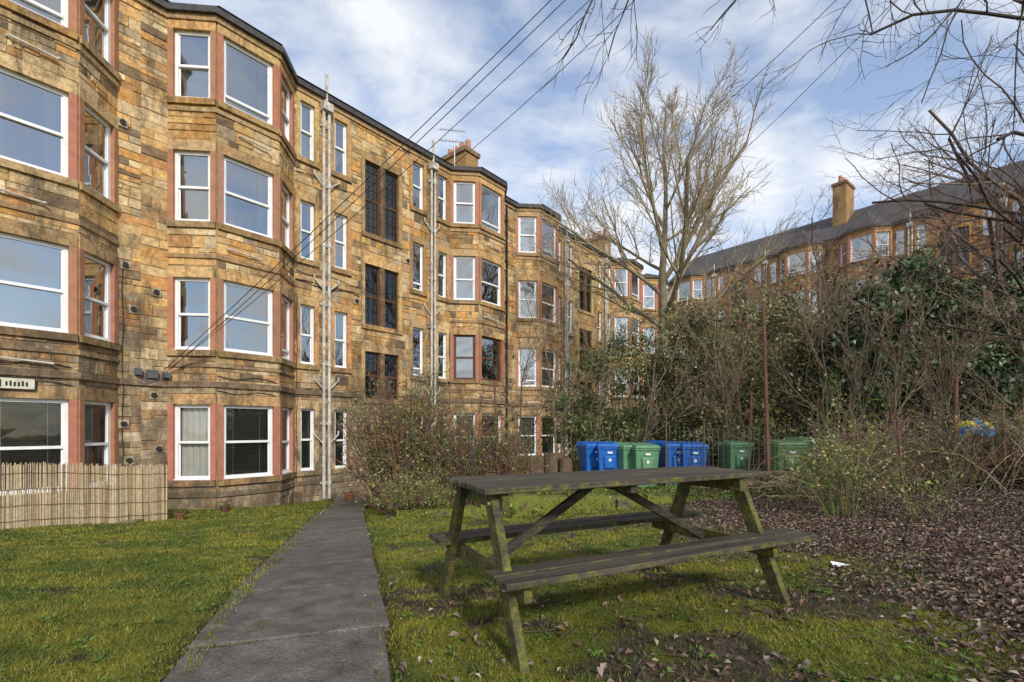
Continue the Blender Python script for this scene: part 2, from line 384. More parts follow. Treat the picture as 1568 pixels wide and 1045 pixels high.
tenement(fpt(-14.37),FD,8.75,13.65,variant=0,chim=False)
tenement(fpt(-.72),FD,0,13.65,variant=1)
tenement(fpt(12.93),FD,0,13.65,variant=2)
tenement(fpt(26.58),FD,0,5.0,variant=3,chim=False)
RD=Vector((.625,-.78)).normalized(); RO=Vector((15.0,46.4)); TINT=(.80,.64,.62)
tenement(RO,RD,0,13.65,variant=4,zoff=3.5,ridge=3.4)
tenement(RO+RD*13.65,RD,0,13.65,variant=5,zoff=3.5,ridge=3.4)
TINT=(1,1,1)
def facade_pt(s,p,z):
    q=fpt(s)+Vector((FD.y,-FD.x))*p; return Vector((q.x,q.y,z))
sg=empty('house_sign',facade_pt(-2.9,.84,2.0)); a=Acc(); a.box(facade_pt,-3.15,-2.62,.88,.90,1.86,2.06); a.obj('board',M('sign_board',(.62,.58,.45),.5),sg)
a=Acc(); a.box(facade_pt,-3.17,-2.60,.872,.885,1.84,2.08)
for i in range(6): a.box(facade_pt,-3.02+i*.055,-2.99+i*.055,.90,.906,1.91,1.91+R.choice((.08,.06,.1)))
a.box(facade_pt,-3.10,-3.075,.90,.906,1.89,2.03)
a.obj('frame_and_letters',mBlack,sg)
e=empty('junction_box',facade_pt(-.45,.1,2.4)); a=Acc(); a.box(facade_pt,-.62,-.40,.03,.12,2.3,2.5); a.box(facade_pt,-.3,-.16,.03,.18,2.33,2.46); a.box(facade_pt,-.85,-.72,.03,.12,2.36,2.52)
for k in range(4): a.tube([facade_pt(-.8+i*.09,.07,2.35-.05*k+.05*math.sin(i+k)) for i in range(8)],.009,4)
a.obj('boxes',M('grey_box',(.09,.09,.1),.5),e)
e=empty('tv_aerial',facade_pt(11.4,-1.9,12)); a=Acc()
b0=facade_pt(11.4,-1.9,12.0); a.tube([b0,b0+Vector((0,0,2.9))],.025,5)
for k,zz in enumerate((2.2,2.7)):
    c=b0+Vector((0,0,zz)); a.tube([c-Vector((.7,.1,0)),c+Vector((.5,.1,0))],.015,4)
    for i in range(7):
        q=c+Vector((-.65+i*.17,-.1+.02*i,0)); a.tube([q-Vector((.1,.15,.14)),q+Vector((.1,.15,.14))],.01,3)
a.obj('mast_and_elements',M('aluminium',(.35,.35,.36),.4,metal=.6),e)
# ------------------------------------------------ ground
def dens_leaf(x,y):
    if y>9.6: return 0
    return ss(1.8,3.6,x+1.0*nz(x*.6,y*.6,9)+.35*nz(x*2.1,y*2.1,1)-.02*(y-3))
def mudmask(x,y):
    n1=nz(x*1.1,y*1.1,2)+.5*nz(x*3.1,y*3.1,7)+.45*nz(x*8,y*8,1)
    s_=ss(-.9,1.0,x)*.34*ss(8,4,y)-.18*ss(-.5,-1.5,x)
    return ss(.22,.66,n1+s_)*.85
xs=np.concatenate([-np.geomspace(400,15,14),np.arange(-14,-4,.25),np.arange(-4,6,.1),np.arange(6,15,.25),np.geomspace(16,400,24)])
ys=np.concatenate([-np.geomspace(300,4,8),np.arange(-3,1.2,.3),np.arange(1.2,6,.1),np.arange(6,9.6,.2),np.arange(9.6,10.3,.1),np.arange(10.4,26,.3),np.geomspace(27,900,30)])
V=[];nx=len(xs)
for y in ys:
    for x in xs: V.append((x,y,gz(x,y)-(.035*ss(.5,.42,abs(x-pathx(y))) if -2<y<15.6 else 0)))
Fc=[(j*nx+i,j*nx+i+1,(j+1)*nx+i+1,(j+1)*nx+i) for j in range(len(ys)-1) for i in range(nx-1)]
me=bpy.data.meshes.new('ground'); me.from_pydata(V,[],Fc); me.update()
col=np.zeros((len(V),4),np.float32); col[:,3]=1
for i,(x,y,z) in enumerate(V):
    if -14<x<15 and -4<y<26:
        pd=abs(x-pathx(y)); col[i,0]=dens_leaf(x,y) if y<9.7 else (.1+.7*ss(3,6,x)+.4*nz(x*.5,y*.5))
        col[i,1]=ss(.60,.50,pd) if y<16 else 0; col[i,2]=mudmask(x,y)
a=me.color_attributes.new('Col','FLOAT_COLOR','POINT'); a.data.foreach_set('color',col.ravel())
me.polygons.foreach_set('use_smooth',[True]*len(Fc))
m,nt,b=newmat('lawn_soil')
at=nt.nodes.new('ShaderNodeAttribute'); at.attribute_name='Col'; sp=nt.nodes.new('ShaderNodeSeparateColor'); nt.links.new(at.outputs['Color'],sp.inputs[0])
g=ramp(nt,tex(nt,3.5,8,.75),.35,(.06,.075,.016),.66,(.23,.225,.03))
s=ramp(nt,tex(nt,7,8,.7),.35,(.036,.027,.02),.7,(.135,.10,.072))
def addn(a_,k):
    n_=nt.nodes.new('ShaderNodeMath'); n_.operation='MULTIPLY_ADD'; nt.links.new(tex(nt,18,6,.8),n_.inputs[0]); n_.inputs[1].default_value=k; nt.links.new(a_,n_.inputs[2]); return ramp(nt,n_.outputs[0],.35+k*.25,0.0,.65+k*.35,1.0)
g=mixrgb(nt,'MIX',g,s,addn(sp.outputs[2],.9)); g=mixrgb(nt,'MIX',g,s,addn(sp.outputs[0],.6)); g=mixrgb(nt,'MIX',g,(.045,.033,.02,1),sp.outputs[1])
fine=ramp(nt,tex(nt,60,4,.7),.3,.5,.7,1.45); g=mixrgb(nt,'MULTIPLY',g,fine,1.0)
nt.links.new(g,b.inputs['Base Color']); b.inputs['Roughness'].default_value=.95; b.inputs['Specular IOR Level'].default_value=.1
bump(nt,b,tex(nt,28,8,.75),.9,.04)
me.materials.append(m); o=bpy.data.objects.new('ground',me); sc.collection.objects.link(o)
# paving
a=Acc(); y=-1.0; par=empty('garden_path',(pathx(6),6,gz(pathx(6),6))); joints=[]
while y<15.6:
    L=R.choice((.6,.75,.9,.62)); 
    if y+L>15.8: break
    y0=y+.011; y1=y+L-.011; w=.455; joints.append(y)
    q=[]
    jl=[R.uniform(-.02,.02) for _ in range(4)]; tl=R.uniform(-.008,.008); tz=R.uniform(-.006,.006)
    zz0=gz0(pathx(y0),y0)+tz; zz1=gz0(pathx(y1),y1)+tz
    for zz in (-.08,.028):
        for k,(yy,sx,gg) in enumerate(((y0,-1,zz0),(y0,1,zz0),(y1,1,zz1),(y1,-1,zz1))):
            cx=pathx(yy); d=.325*sx*w
            q.append(Vector((cx+sx*(w+jl[k]),yy+d*.9,gg+zz+tl*sx)))
    t=R.uniform(.8,1.2); a.hexa(q,(.112*t,.098*t,.086*t)); y+=L
mSlab=M('weathered_paving',None,.65,6,.55,1.4,.8,55,.35,stain=(.07,.075,.025),stscale=3.2,st0=.56,st1=.72)
nt=mSlab.node_tree; b=nt.nodes['Principled BSDF']; src=b.inputs['Base Color'].links[0].from_socket
nt.links.new(mixrgb(nt,'MULTIPLY',src,ramp(nt,tex(nt,75,5,.8),.32,.45,.68,1.6),1.0),b.inputs['Base Color'])
a.obj('flagstones',mSlab,par,bevel=.008)
# ------------------------------------------------ grass
mGrass=M('grass_blade',None,.7,3,.85,1.15,spec=.2)
def scatter_grass():
    X=[]
    for (y0,y1,n,hs,ws) in ((1.55,3.2,60000,.017,.0028),(3.2,5.5,58000,.02,.004),(5.5,9.0,46000,.025,.007),(9.0,15,26000,.034,.012)):
        yy=NR.uniform(y0,y1,n*2); xx=(NR.uniform(-1.15,1.0,n*2))*yy*1.05
        X.append(np.stack([xx,yy,np.full(n*2,hs),np.full(n*2,ws)],1))
    X=np.concatenate(X); keep=[];Z=[];C=[]
    for (x,y,h,w) in X:
        ok=True
        dx=x-pathx(y)
        n1=nz(x*1.3,y*1.3,2); n2=nz(x*4,y*4,7); n3=nz(x*11,y*11,3)
        ed=.40+.07*n2+.05*n3+(.03 if dx>0 else -.03)
        if abs(dx)<ed and y<16: ok=False
        elif abs(dx)<.54 and R.random()<.5: ok=False
        if ok and R.random()<dens_leaf(x,y)*.95: ok=False
        if ok and R.random()<mudmask(x,y)*.9: ok=False
        if ok and n3+.4*n2>.2 and R.random()<.6: ok=False
        s_=(x-FO.x)*FD.y-(y-FO.y)*FD.x
        if s_<1.0: ok=False
        keep.append(ok)
        if ok:
            Z.append(gz(x,y)+(.02 if abs(dx)<.46 else 0)); t=max(0,min(1,.45+n1*1.1+1.0*n2+.6*n3+R.uniform(-.25,.25)))
            l=R.uniform(.75,1.2)
            c=(.065+.155*t,.10+.105*t,.018+.010*t)
            if R.random()<.07: c=(.24,.19,.09)
            C.append((c[0]*l,c[1]*l,c[2]*l))
    X=X[np.array(keep)]; n=len(X); Z=np.array(Z)
    th=NR.uniform(0,2*np.pi,n); hh=X[:,2]*NR.uniform(.35,1.7,n); ww=X[:,3]*NR.uniform(.7,1.3,n)
    ln=NR.uniform(.2,1.3,n)*hh; la=NR.uniform(0,2*np.pi,n)
    B=np.stack([X[:,0],X[:,1],Z-.004],1); D=np.stack([np.cos(th),np.sin(th),np.zeros(n)],1)*ww[:,None]
    T=B+np.stack([np.cos(la)*ln,np.sin(la)*ln,hh],1)
    V=np.empty((n*3,3)); V[0::3]=B-D; V[1::3]=B+D; V[2::3]=T
    npmesh('lawn_grass',V,3,np.array(C),mGrass)
scatter_grass()
def leafquads(cen,nrm_bias,size,asp,C,name,mat,parent=None,fold=.25,droop=0):
    n=len(cen); a=NR.normal(size=(n,3)); a[:,2]-=droop; a/=np.linalg.norm(a,axis=1)[:,None]
    b=NR.normal(size=(n,3)); 
    if nrm_bias is not None:
        nn=np.array(nrm_bias)+NR.normal(size=(n,3))*.45; nn/=np.linalg.norm(nn,axis=1)[:,None]
        a=a-nn*(a*nn).sum(1)[:,None]; a/=np.linalg.norm(a,axis=1)[:,None]; b=np.cross(nn,a)
    else:
        b=b-a*(b*a).sum(1)[:,None]; b/=np.linalg.norm(b,axis=1)[:,None]
    nn=np.cross(a,b); s=(size*NR.uniform(.6,1.35,n))[:,None]
    v0=cen; v1=cen+a*s*.5+b*s*asp*.5+nn*s*fold*.3; v2=cen+a*s+nn*s*.1; v3=cen+a*s*.5-b*s*asp*.5+nn*s*fold*.3
    V=np.empty((n*6,3)); V[0::6]=v0;V[1::6]=v1;V[2::6]=v2;V[3::6]=v0;V[4::6]=v2;V[5::6]=v3
    return npmesh(name,V,3,np.repeat(C,2,axis=0),mat,parent)
# moss in the joints and along slab edges
pts=[];C=[]
for jy in joints:
    if jy<1.5: continue
    for i in range(110):
        s_=R.uniform(-.46,.46)
        if nz(s_*6,jy*3,4)<-.12: continue
        x=pathx(jy)+s_; y=jy+.325*s_*.9+R.gauss(0,.006); pts.append((x,y,gz0(pathx(jy),jy)+.02)); t=R.uniform(.6,1.2); C.append((.10*t,.12*t,.02*t))
leafquads(np.array(pts),(0,0,1),.014,.8,np.array(C),'joint_moss',mGrass,fold=.4)
mLeafD=M('fallen_leaf',None,.75,30,.7,1.2,spec=.3)
yy=NR.uniform(1.7,9.8,150000); xx=NR.uniform(-.3,1.1,150000)*yy*1.15
pts=[]
for x,y in zip(xx,yy):
    d=dens_leaf(x,y)
    p_=d*.75+.016+(.028*mudmask(x,y) if x>0 else 0)
    if R.random()<p_*min(1,.55/(.5+y*.07)): pts.append((x,y,gz(x,y)+R.uniform(.003,.025)))
cen=np.array(pts[:36000]); pal=np.array([(.16,.10,.07),(.12,.075,.055),(.21,.15,.11),(.30,.23,.18),(.08,.05,.04),(.18,.10,.06),(.13,.10,.08)])
C=pal[NR.integers(0,len(pal),len(cen))]*NR.uniform(.7,1.3,(len(cen),1))
leafquads(cen,(0,0,1),.044,.6,C,'fallen_leaves',mLeafD,fold=1.0)
pts=[];C=[]
for k in range(520):
    y=R.uniform(2,8.5); x=R.uniform(-1.1,1.3)*y
    if abs(x-pathx(y))<.5: continue
    for i in range(R.randint(5,12)):
        pts.append((x+R.gauss(0,.025),y+R.gauss(0,.025),gz(x,y)+R.uniform(.005,.02))); t=R.uniform(.7,1.2); C.append((.09*t,.15*t,.025*t))
leafquads(np.array(pts),(0,0,1),.034,.5,np.array(C),'clover_weeds',mGrass,fold=.4)
A=Acc()
for k in range(260):
    y=R.uniform(1.9,8); x=R.uniform(-.2,1.15)*y; th=R.uniform(0,6.3); L=R.uniform(.05,.28); z=gz(x,y)+.012
    A.tube([Vector((x,y,z)),Vector((x+math.cos(th)*L*.5,y+math.sin(th)*L*.5,z+R.uniform(0,.02))),Vector((x+math.cos(th+.3)*L,y+math.sin(th+.3)*L,z))],[.003,.003,.002],4,(.1,.07,.05))
A.obj('fallen_twigs',M('twig',None,.9))
# ------------------------------------------------ picnic table
ang=math.radians(26.5); te=Vector((math.cos(ang),math.sin(ang),0)); tc_=Vector((-math.sin(ang),math.cos(ang),0)); TO=Vector((-.27,2.67,0))
tp=lambda a,c,z: TO+te*a+tc_*c+Vector((0,0,z))
par=empty('picnic_table',TO+te*1.1)
def timber(name,wood0,wood1,sidef,topf,m0,m1):
    m,nt,b=newmat(name)
    tcn=nt.nodes.new('ShaderNodeTexCoord'); mp=nt.nodes.new('ShaderNodeMapping'); mp.inputs['Rotation'].default_value=(0,0,-ang); nt.links.new(tcn.outputs['Object'],mp.inputs[0])
    mp2=nt.nodes.new('ShaderNodeMapping'); mp2.inputs['Scale'].default_value=(1.5,28,28); nt.links.new(mp.outputs[0],mp2.inputs[0])
    gr=tex(nt,1.0,6,.6,.3,mp2.outputs[0])
    wood=ramp(nt,gr,.3,wood0,.75,wood1)
    geo=nt.nodes.new('ShaderNodeNewGeometry'); sx=nt.nodes.new('ShaderNodeSeparateXYZ'); nt.links.new(geo.outputs['True Normal'],sx.inputs[0])
    ab=nt.nodes.new('ShaderNodeMath'); ab.operation='ABSOLUTE'; nt.links.new(sx.outputs[2],ab.inputs[0])
    side=ramp(nt,ab.outputs[0],.4,sidef,.85,topf)
    mo=ramp(nt,tex(nt,11,8,.78,.3),m0,0.0,m1,1.0); fm=mixrgb(nt,'MULTIPLY',mo,side,1.0)
    moss=ramp(nt,tex(nt,40,4),.3,(.07,.075,.012),.7,(.22,.20,.03))
    nt.links.new(mixrgb(nt,'MIX',wood,moss,fm),b.inputs['Base Color']); b.inputs['Roughness'].default_value=.75; b.inputs['Specular IOR Level'].default_value=.3
    bump(nt,b,gr,1.0,.014); return m
m=timber('weathered_boards',(.018,.014,.011),(.10,.082,.062),.75,.12,.46,.62)
ml=timber('mossy_legs',(.022,.020,.012),(.09,.08,.045),.95,.8,.42,.62)
mb=timber('dark_braces',(.018,.015,.011),(.065,.055,.04),.5,.4,.5,.68)  # darker timber with less moss than the legs, for the braces
def tbox(name,a0,a1,c0,c1,z0,z1,mat=m):
    A=Acc(); j=lambda: R.uniform(-.003,.003)
    A.hexa([tp(a0+j(),c0,z0),tp(a1+j(),c0,z0),tp(a1+j(),c1,z0),tp(a0+j(),c1,z0),tp(a0+j(),c0,z1+j()),tp(a1+j(),c0,z1+j()),tp(a1+j(),c1,z1+j()),tp(a0+j(),c1,z1+j())])
    A.obj(name,mat,par,bevel=.005)
TL=2.2
for i in range(5): 
    w=.128; c=-.325+i*.131; tbox('top_board_%d'%(i+1),0+R.uniform(-.01,.01),TL-.08+R.uniform(-.01,.01),c,c+w-.014,.768,.80)
for sgn,nm in((-1,'near'),(1,'far')):
    for i in range(2):
        c=sgn*(.40+i*.13)-.058; tbox('seat_board_%s_%d'%(nm,i+1),-.02,TL+.02,c,c+.112,.375,.41)
for a0,nm,so_ in ((.12,'a',-.047),(1.88,'b',.047)):
    tbox('seat_bearer_'+nm,a0-.022,a0+.022,-.54,.54,.285,.372,ml)
    tbox('top_bearer_'+nm,a0-.022,a0+.022,-.30,.30,.675,.762,ml)
    for sgn in(-1,1):
        A=Acc(); aa=a0+so_; A.beam(tp(aa,sgn*.21,.762),tp(aa,sgn*.56,gz(*tp(aa,sgn*.56,0).xy)-.02),.088,.045,tc_); A.obj('leg_'+nm+('_near' if sgn<0 else '_far'),ml,par,bevel=.005)
        A=Acc(); s1=math.copysign(.024,so_); 
        for (c,z) in ((.245,.715),(.43,.33)):
            A.tube([tp(aa+s1*.8,sgn*c,z),tp(aa+s1*1.35,sgn*c,z)],.012,8,cap=True)
        A.obj('bolts_'+nm,mPipe,par)
for (a0,a1,nm) in ((.15,.88,'a'),(1.85,1.02,'b')):
    A=Acc(); A.beam(tp(a0,0.01,.32),tp(a1,.01,.745),.035,.052,tc_); A.obj('brace_'+nm,mb,par,bevel=.004)
tbox('centre_cleat',.93,.98,-.3,.3,.72,.764)
# ------------------------------------------------ reed fence
par=empty('reed_fence',(-7,8,-.5)); A=Acc(); mReed=M('reed_cane',None,.75,20,.75,1.15)
fa=Vector((-6.36,8.9)); fd=-FD
def canes(o,d,L):
    x=0
    while x<L:
        q=o+d*x; n2=Vector((-d.y,d.x))*R.uniform(-.01,.01); z=gz(q.x,q.y); h=1.0+R.uniform(-.035,.03)+.03*nz(x*.8,3)
        t=R.uniform(.7,1.15); c=R.choice(((.54,.43,.27),(.48,.37,.22),(.60,.50,.34),(.36,.26,.14)))
        l=R.uniform(-.012,.012)
        A.tube([Vector((q.x+n2.x,q.y+n2.y,z-.02)),Vector((q.x+n2.x+l*d.x,q.y+n2.y+l*d.y,z+h))],R.uniform(.005,.008),5,tuple(k*t for k in c)); x+=.0125
canes(fa,fd,4.6); canes(fa,Vector((-FD.y,FD.x)),3.0)
A.obj('canes',mReed,par)
A=Acc()
for hz in (.12,.35,.6,.85):
    pts=[]; 
    for i in range(40):
        q=fa+fd*(i*.118)+Vector((FD.y,-FD.x))*.02; pts.append(Vector((q.x,q.y,gz(q.x,q.y)+hz+.008*math.sin(i*1.7))))
    A.tube(pts,.005,4)
A.obj('binding_wires',M('brown_wire',(.14,.08,.04),.7),par)
A=Acc()
for x in (0,1.5,3.0,4.4):
    q=fa+fd*x-Vector((FD.y,-FD.x))*.05; A.tube([Vector((q.x,q.y,-1)),Vector((q.x,q.y,.5))],.025,8,cap=True)
A.obj('posts',mBrownT,par)
# ------------------------------------------------ low mossy retaining wall
m2=M('mossy_stone',None,.9,10,.5,1.3,.9,18,stain=(.15,.16,.025),stscale=3.5,st0=.36,st1=.5)
A=Acc(); x=-2.3
while x<10:
    w=R.uniform(.3,.7); y=9.82+.15*nz(x*.5,1)+ (-.12*(x-3) if x>3 else 0)
    zt=-.28+R.uniform(-.03,.03)+(.2*ss(4,8,x)) ; zb=gz(x,y-.3)-.1
    if x<-.8: zt=min(zt,gz(x,y-.3)+.12)
    j=lambda: R.uniform(-.02,.02)
    t=R.uniform(.6,1.1)
    A.hexa([Vector((x-.01,y-.17+j(),zb)),Vector((x+w+.01,y-.17+j(),zb)),Vector((x+w+.01,y+.27,zb)),Vector((x-.01,y+.27,zb)),Vector((x,y-.15+j(),zt+j())),Vector((x+w-.006,y-.15+j(),zt+j())),Vector((x+w-.006,y+.27,zt+j())),Vector((x,y+.27,zt+j()))],(.09*t,.08*t,.06*t)); x+=w
A.obj('retaining_wall',m2,None,bevel=.02)
# ------------------------------------------------ bins
def bin_(u,y,col,rot=0,h=1.05):
    x=(u-784)/F*y; z0=gz(x,y); par=empty('wheelie_bin',(x,y,z0)); par.rotation_euler=(0,0,rot)
    mt=M('bin_plastic',col,.42,6,.75,1.1,spec=.5,stain=tuple(c*.5+.04 for c in col),stscale=5,st0=.55,st1=.75)
    def ob(A,nm,mat,bv=.012):
        o=A.obj(nm,mat,None,bevel=bv); o.parent=par; return o
    v=lambda a,b_,c: Vector((a,b_,c))
    A=Acc(); A.hexa([v(-.23,-.24,.05),v(.23,-.24,.05),v(.21,.2,.05),v(-.21,.2,.05),v(-.285,-.33,h-.1),v(.285,-.33,h-.1),v(.285,.30,h-.1),v(-.285,.30,h-.1)])
    A.hexa([v(-.30,-.35,h-.13),v(.30,-.35,h-.13),v(.30,.32,h-.13),v(-.30,.32,h-.13),v(-.30,-.35,h-.07),v(.30,-.35,h-.07),v(.30,.32,h-.07),v(-.30,.32,h-.07)])
    A.hexa([v(-.12,-.335,.45),v(.12,-.335,.45),v(.12,-.2,.45),v(-.12,-.2,.45),v(-.14,-.345,.75),v(.14,-.345,.75),v(.14,-.2,.75),v(-.14,-.2,.75)])
    ob(A,'body',mt)
    A=Acc(); A.hexa([v(-.31,-.38,h-.068),v(.31,-.38,h-.068),v(.31,.34,h-.068),v(-.31,.34,h-.068),v(-.27,-.34,h-.01),v(.27,-.34,h-.01),v(.26,.30,h+.04),v(-.26,.30,h+.04)]); ob(A,'lid',mt)
    A=Acc(); A.tube([v(-.25,.4,h-.05),v(.25,.4,h-.05)],.018,8,cap=True)
    for s in(-.22,.22): A.tube([v(s,.3,h-.07),v(s,.4,h-.05)],.018,6,cap=True)
    ob(A,'handle',mt,0)
    A=Acc()
    for s in(-1,1): A.tube([v(s*.22,.26,.1),v(s*.28,.26,.1)],.1,16,cap=True)
    A.tube([v(-.22,.26,.1),v(.22,.26,.1)],.012,6); ob(A,'wheels',mBlack,0)
    A=Acc(); A.poly([v(-.06,-.352,.81),v(.06,-.352,.81),v(.06,-.354,.86),v(-.06,-.354,.86)]); A.poly([v(-.03,-.351,.62),v(.03,-.351,.62),v(.03,-.354,.69),v(-.03,-.354,.69)]); ob(A,'label',mWhite,0)
BL=(.012,.13,.48); GN=(.12,.27,.14); DG=(.13,.24,.10)
for (u,y,c,r) in ((906,12.5,BL,.25),(932,12.1,BL,-.1),(960,11.9,GN,.3),(985,11.6,GN,.05),(1012,12.6,BL,.2),(1030,12.0,BL,.1),(1060,11.7,BL,-.15),(1124,12.0,GN,.1),(1202,10.7,DG,-.1),(1231,11.0,DG,.1)): bin_(u,y,c,r)
# ------------------------------------------------ trees
mBark=M('bark',None,.9,10,.6,1.25,.5,30)
def rdir(d,ang):
    a=d.orthogonal().normalized(); b_=d.cross(a); th=R.uniform(0,2*math.pi)
    return (d*math.cos(ang)+(a*math.cos(th)+b_*math.sin(th))*math.sin(ang)).normalized()
def grow(T,p,d,L,r,lvl,cfg,tips):
    ns=cfg.get('seg',5); pts=[p.copy()]; rad=[r]; ds=[d.copy()]
    rend=r*(.55 if lvl<cfg['max'] else .35)
    for i in range(ns):
        d=(d+Vector((R.gauss(0,1),R.gauss(0,1),R.gauss(0,1)))*cfg['wig']+Vector((0,0,1))*cfg['up'][min(lvl,len(cfg['up'])-1)]).normalized()
        p=p+d*(L/ns); pts.append(p.copy()); rad.append(r+(rend-r)*(i+1)/ns); ds.append(d.copy())
    c=cfg['col'][min(lvl,len(cfg['col'])-1)]; t=R.uniform(.8,1.2)
    T.tube(pts,rad,8 if lvl==0 else (5 if lvl<3 else 3),tuple(k*t for k in c))
    if lvl>=cfg['max']: tips.append(p); return
    nch=cfg['n'][lvl]
    for k in range(nch):
        f=cfg['t0'][lvl]+(1-cfg['t0'][lvl])*(k+R.random()*.8)/nch
        i=min(ns,int(f*ns+.5)); cr=max(cfg['minr'],rad[i]*cfg['rr']*R.uniform(.8,1.1))
        ang_=R.uniform(*cfg['ang'][min(lvl,len(cfg['ang'])-1)])
        grow(T,pts[i],rdir(ds[i],ang_),L*cfg['lr'][min(lvl,len(cfg['lr'])-1)]*R.uniform(.7,1.15)*(1.15-.35*f),cr,lvl+1,cfg,tips)
def tree(name,base,d,L,r,cfg,mat=mBark):
    par=empty(name,base); T=Acc(); tips=[]
    grow(T,Vector(base),Vector(d).normalized(),L,r,0,cfg,tips); T.obj('trunk_and_branches',mat,par,smooth=True); return par,tips
big=dict(max=4,seg=6,wig=.085,up=[0,.05,.07,.05,.03],n=[0,8,7,6,5],t0=[0,.15,.15,.15,.1],rr=.53,minr=.009,ang=[(.3,.7),(.3,.75),(.35,.8),(.4,.9)],lr=[0,.52,.55,.6],
   col=[(.2,.17,.11),(.26,.22,.135),(.32,.26,.16),(.36,.29,.18),(.34,.26,.18)])
bx,by=6.05,19.0; par=empty('bare_tree',(bx,by,-.5)); T=Acc(); tips=[]
trunk=[Vector((bx,by,-.6)),Vector((bx-.05,by,1.5)),Vector((bx+.05,by,3.5)),Vector((bx-.1,by,5.4)),Vector((bx-.15,by,7.0)),Vector((bx-.05,by,8.6)),Vector((bx,by,10.3)),Vector((bx-.1,by,12.2)),Vector((bx,by,13.6))]
trr=[.28,.23,.20,.18,.14,.11,.08,.05,.02]; T.tube(trunk,trr,9,(.2,.17,.11))
k=0
for zf,ln,an,rad in ((4.6,4.6,1.0,.08),(5.0,5.2,.95,.09),(5.4,5.6,.85,.11),(5.9,5.8,.7,.12),(6.3,5.2,.95,.08),(6.8,5.8,.6,.11),(7.3,4.8,.9,.07),(7.8,5.0,.5,.08),(8.4,4.4,.8,.06),(8.9,4.4,.5,.06),(9.6,3.6,.75,.05),(10.3,3.4,.5,.045),(11.2,2.6,.7,.035),(12.0,2.0,.5,.03)):
    th=k*2.39996+R.uniform(-.3,.3); k+=1
    i=max(j for j in range(len(trunk)) if trunk[j].z<=zf); f=(zf-trunk[i].z)/(trunk[i+1].z-trunk[i].z); q=trunk[i].lerp(trunk[i+1],f)
    d=Vector((math.cos(th)*math.sin(an),math.sin(th)*math.sin(an),math.cos(an))); grow(T,q,d,ln,rad,1,big,tips)
T.obj('trunk_and_branches',mBark,par,smooth=True)
sap=dict(max=3,seg=6,wig=.11,up=[.05,.1,.06],n=[10,6,4],t0=[.2,.2,.2],rr=.6,minr=.006,ang=[(.3,.8),(.4,.9)],lr=[.5,.5,.55],col=[(.17,.13,.085),(.22,.165,.105),(.25,.18,.12)])
for (u,y,L) in ((790,15,4.4),(858,13.2,4.4),(905,13,4.2),(960,13,4.0),(1150,12.2,4.0),(1100,12.3,3.8),(1285,11.6,4.0),(1310,10.0,3.4),(1350,9.3,3.0),(1230,12.0,4.0),(1420,9.4,2.8),(1480,9.6,3.0),(1545,9.2,3.0)):
    xx_=(u-784)/F*y; tree('bare_sapling',(xx_,y,gz(xx_,y)-.1),(R.uniform(-.25,.2),0,1),L,.03,sap)
haw=dict(max=4,seg=6,wig=.13,up=[.05,.05,.04,.02,.0],n=[9,6,5,4],t0=[.3,.2,.2,.2],rr=.55,minr=.0055,ang=[(.4,1.0),(.4,1.0),(.4,1.0),(.4,1.0)],lr=[.62,.55,.55,.6],
   col=[(.12,.09,.07),(.14,.10,.075),(.17,.12,.09),(.18,.12,.095)])
for (x,y,L,dx) in ((13.6,12.6,7.0,-.25),(10.2,14.5,6.0,.05),(12.5,19,6.8,0),(16.5,18,6.8,-.1)): tree('hawthorn_tree',(x,y,gz(x,y)-.1),(dx,0,1),L,.13,haw)
near=dict(max=4,seg=7,wig=.14,up=[.03,.04,.02,.0,-.01],n=[7,7,5,4],t0=[.25,.15,.2,.2],rr=.5,minr=.0028,ang=[(.35,.9),(.4,.95),(.4,1.0),(.4,1.0)],lr=[.55,.5,.5,.55],
   col=[(.065,.05,.042),(.07,.052,.042),(.10,.065,.05),(.105,.065,.05)])
par=empty('overhanging_tree',(9.3,7.0,gz(9.3,7.0))); T=Acc(); tips=[]
T.tube([Vector((9.3,7,-.4)),Vector((9.2,6.9,1.5)),Vector((9.0,7.0,3.2)),Vector((8.6,6.8,4.6)),Vector((8.0,6.4,6.6))],[.22,.18,.15,.12,.06],10,(.05,.04,.03))
limbs=[((9.1,7,2.4),(-1,.15,.45),2.9,.035),((9.1,7,2.9),(-1,-.05,.55),2.6,.035),((8.9,6.9,3.6),(-1,.1,.15),3.2,.03),((8.7,6.8,4.3),(-1,-.1,.35),3.2,.03),((8.4,6.7,5.2),(-1,0,.1),3.4,.03),
  ((8.8,6.9,3.9),(-.9,.6,.4),3.2,.035),((8.1,6.4,6.2),(-1,-.2,-.05),3.4,.03),((9.1,7,2.0),(-.8,.8,.5),2.6,.03),((9.1,7,3.2),(-.8,.5,.8),3.0,.035)]
for (p,d,L,r) in limbs: grow(T,Vector(p),Vector(d).normalized(),L,r,1,near,tips)
T.obj('trunk_and_branches',mBark,par,smooth=True)
par=empty('overhanging_bough',(3.5,4.2,5.6)); T=Acc()
T.tube([Vector((8.0,6.4,6.6)),Vector((5.5,5.2,6.4)),Vector((3.3,4.4,6.1)),Vector((1.6,4.2,5.8)),Vector((.6,4.2,5.5))],[.06,.05,.035,.022,.01],6,(.05,.04,.03))
dr=dict(max=2,seg=7,wig=.13,up=[-.08,-.04,-.02],n=[5,3],t0=[.3,.2],rr=.6,minr=.003,ang=[(.3,.8),(.4,.9)],lr=[.5,.5],col=[(.06,.05,.045),(.07,.055,.05)])
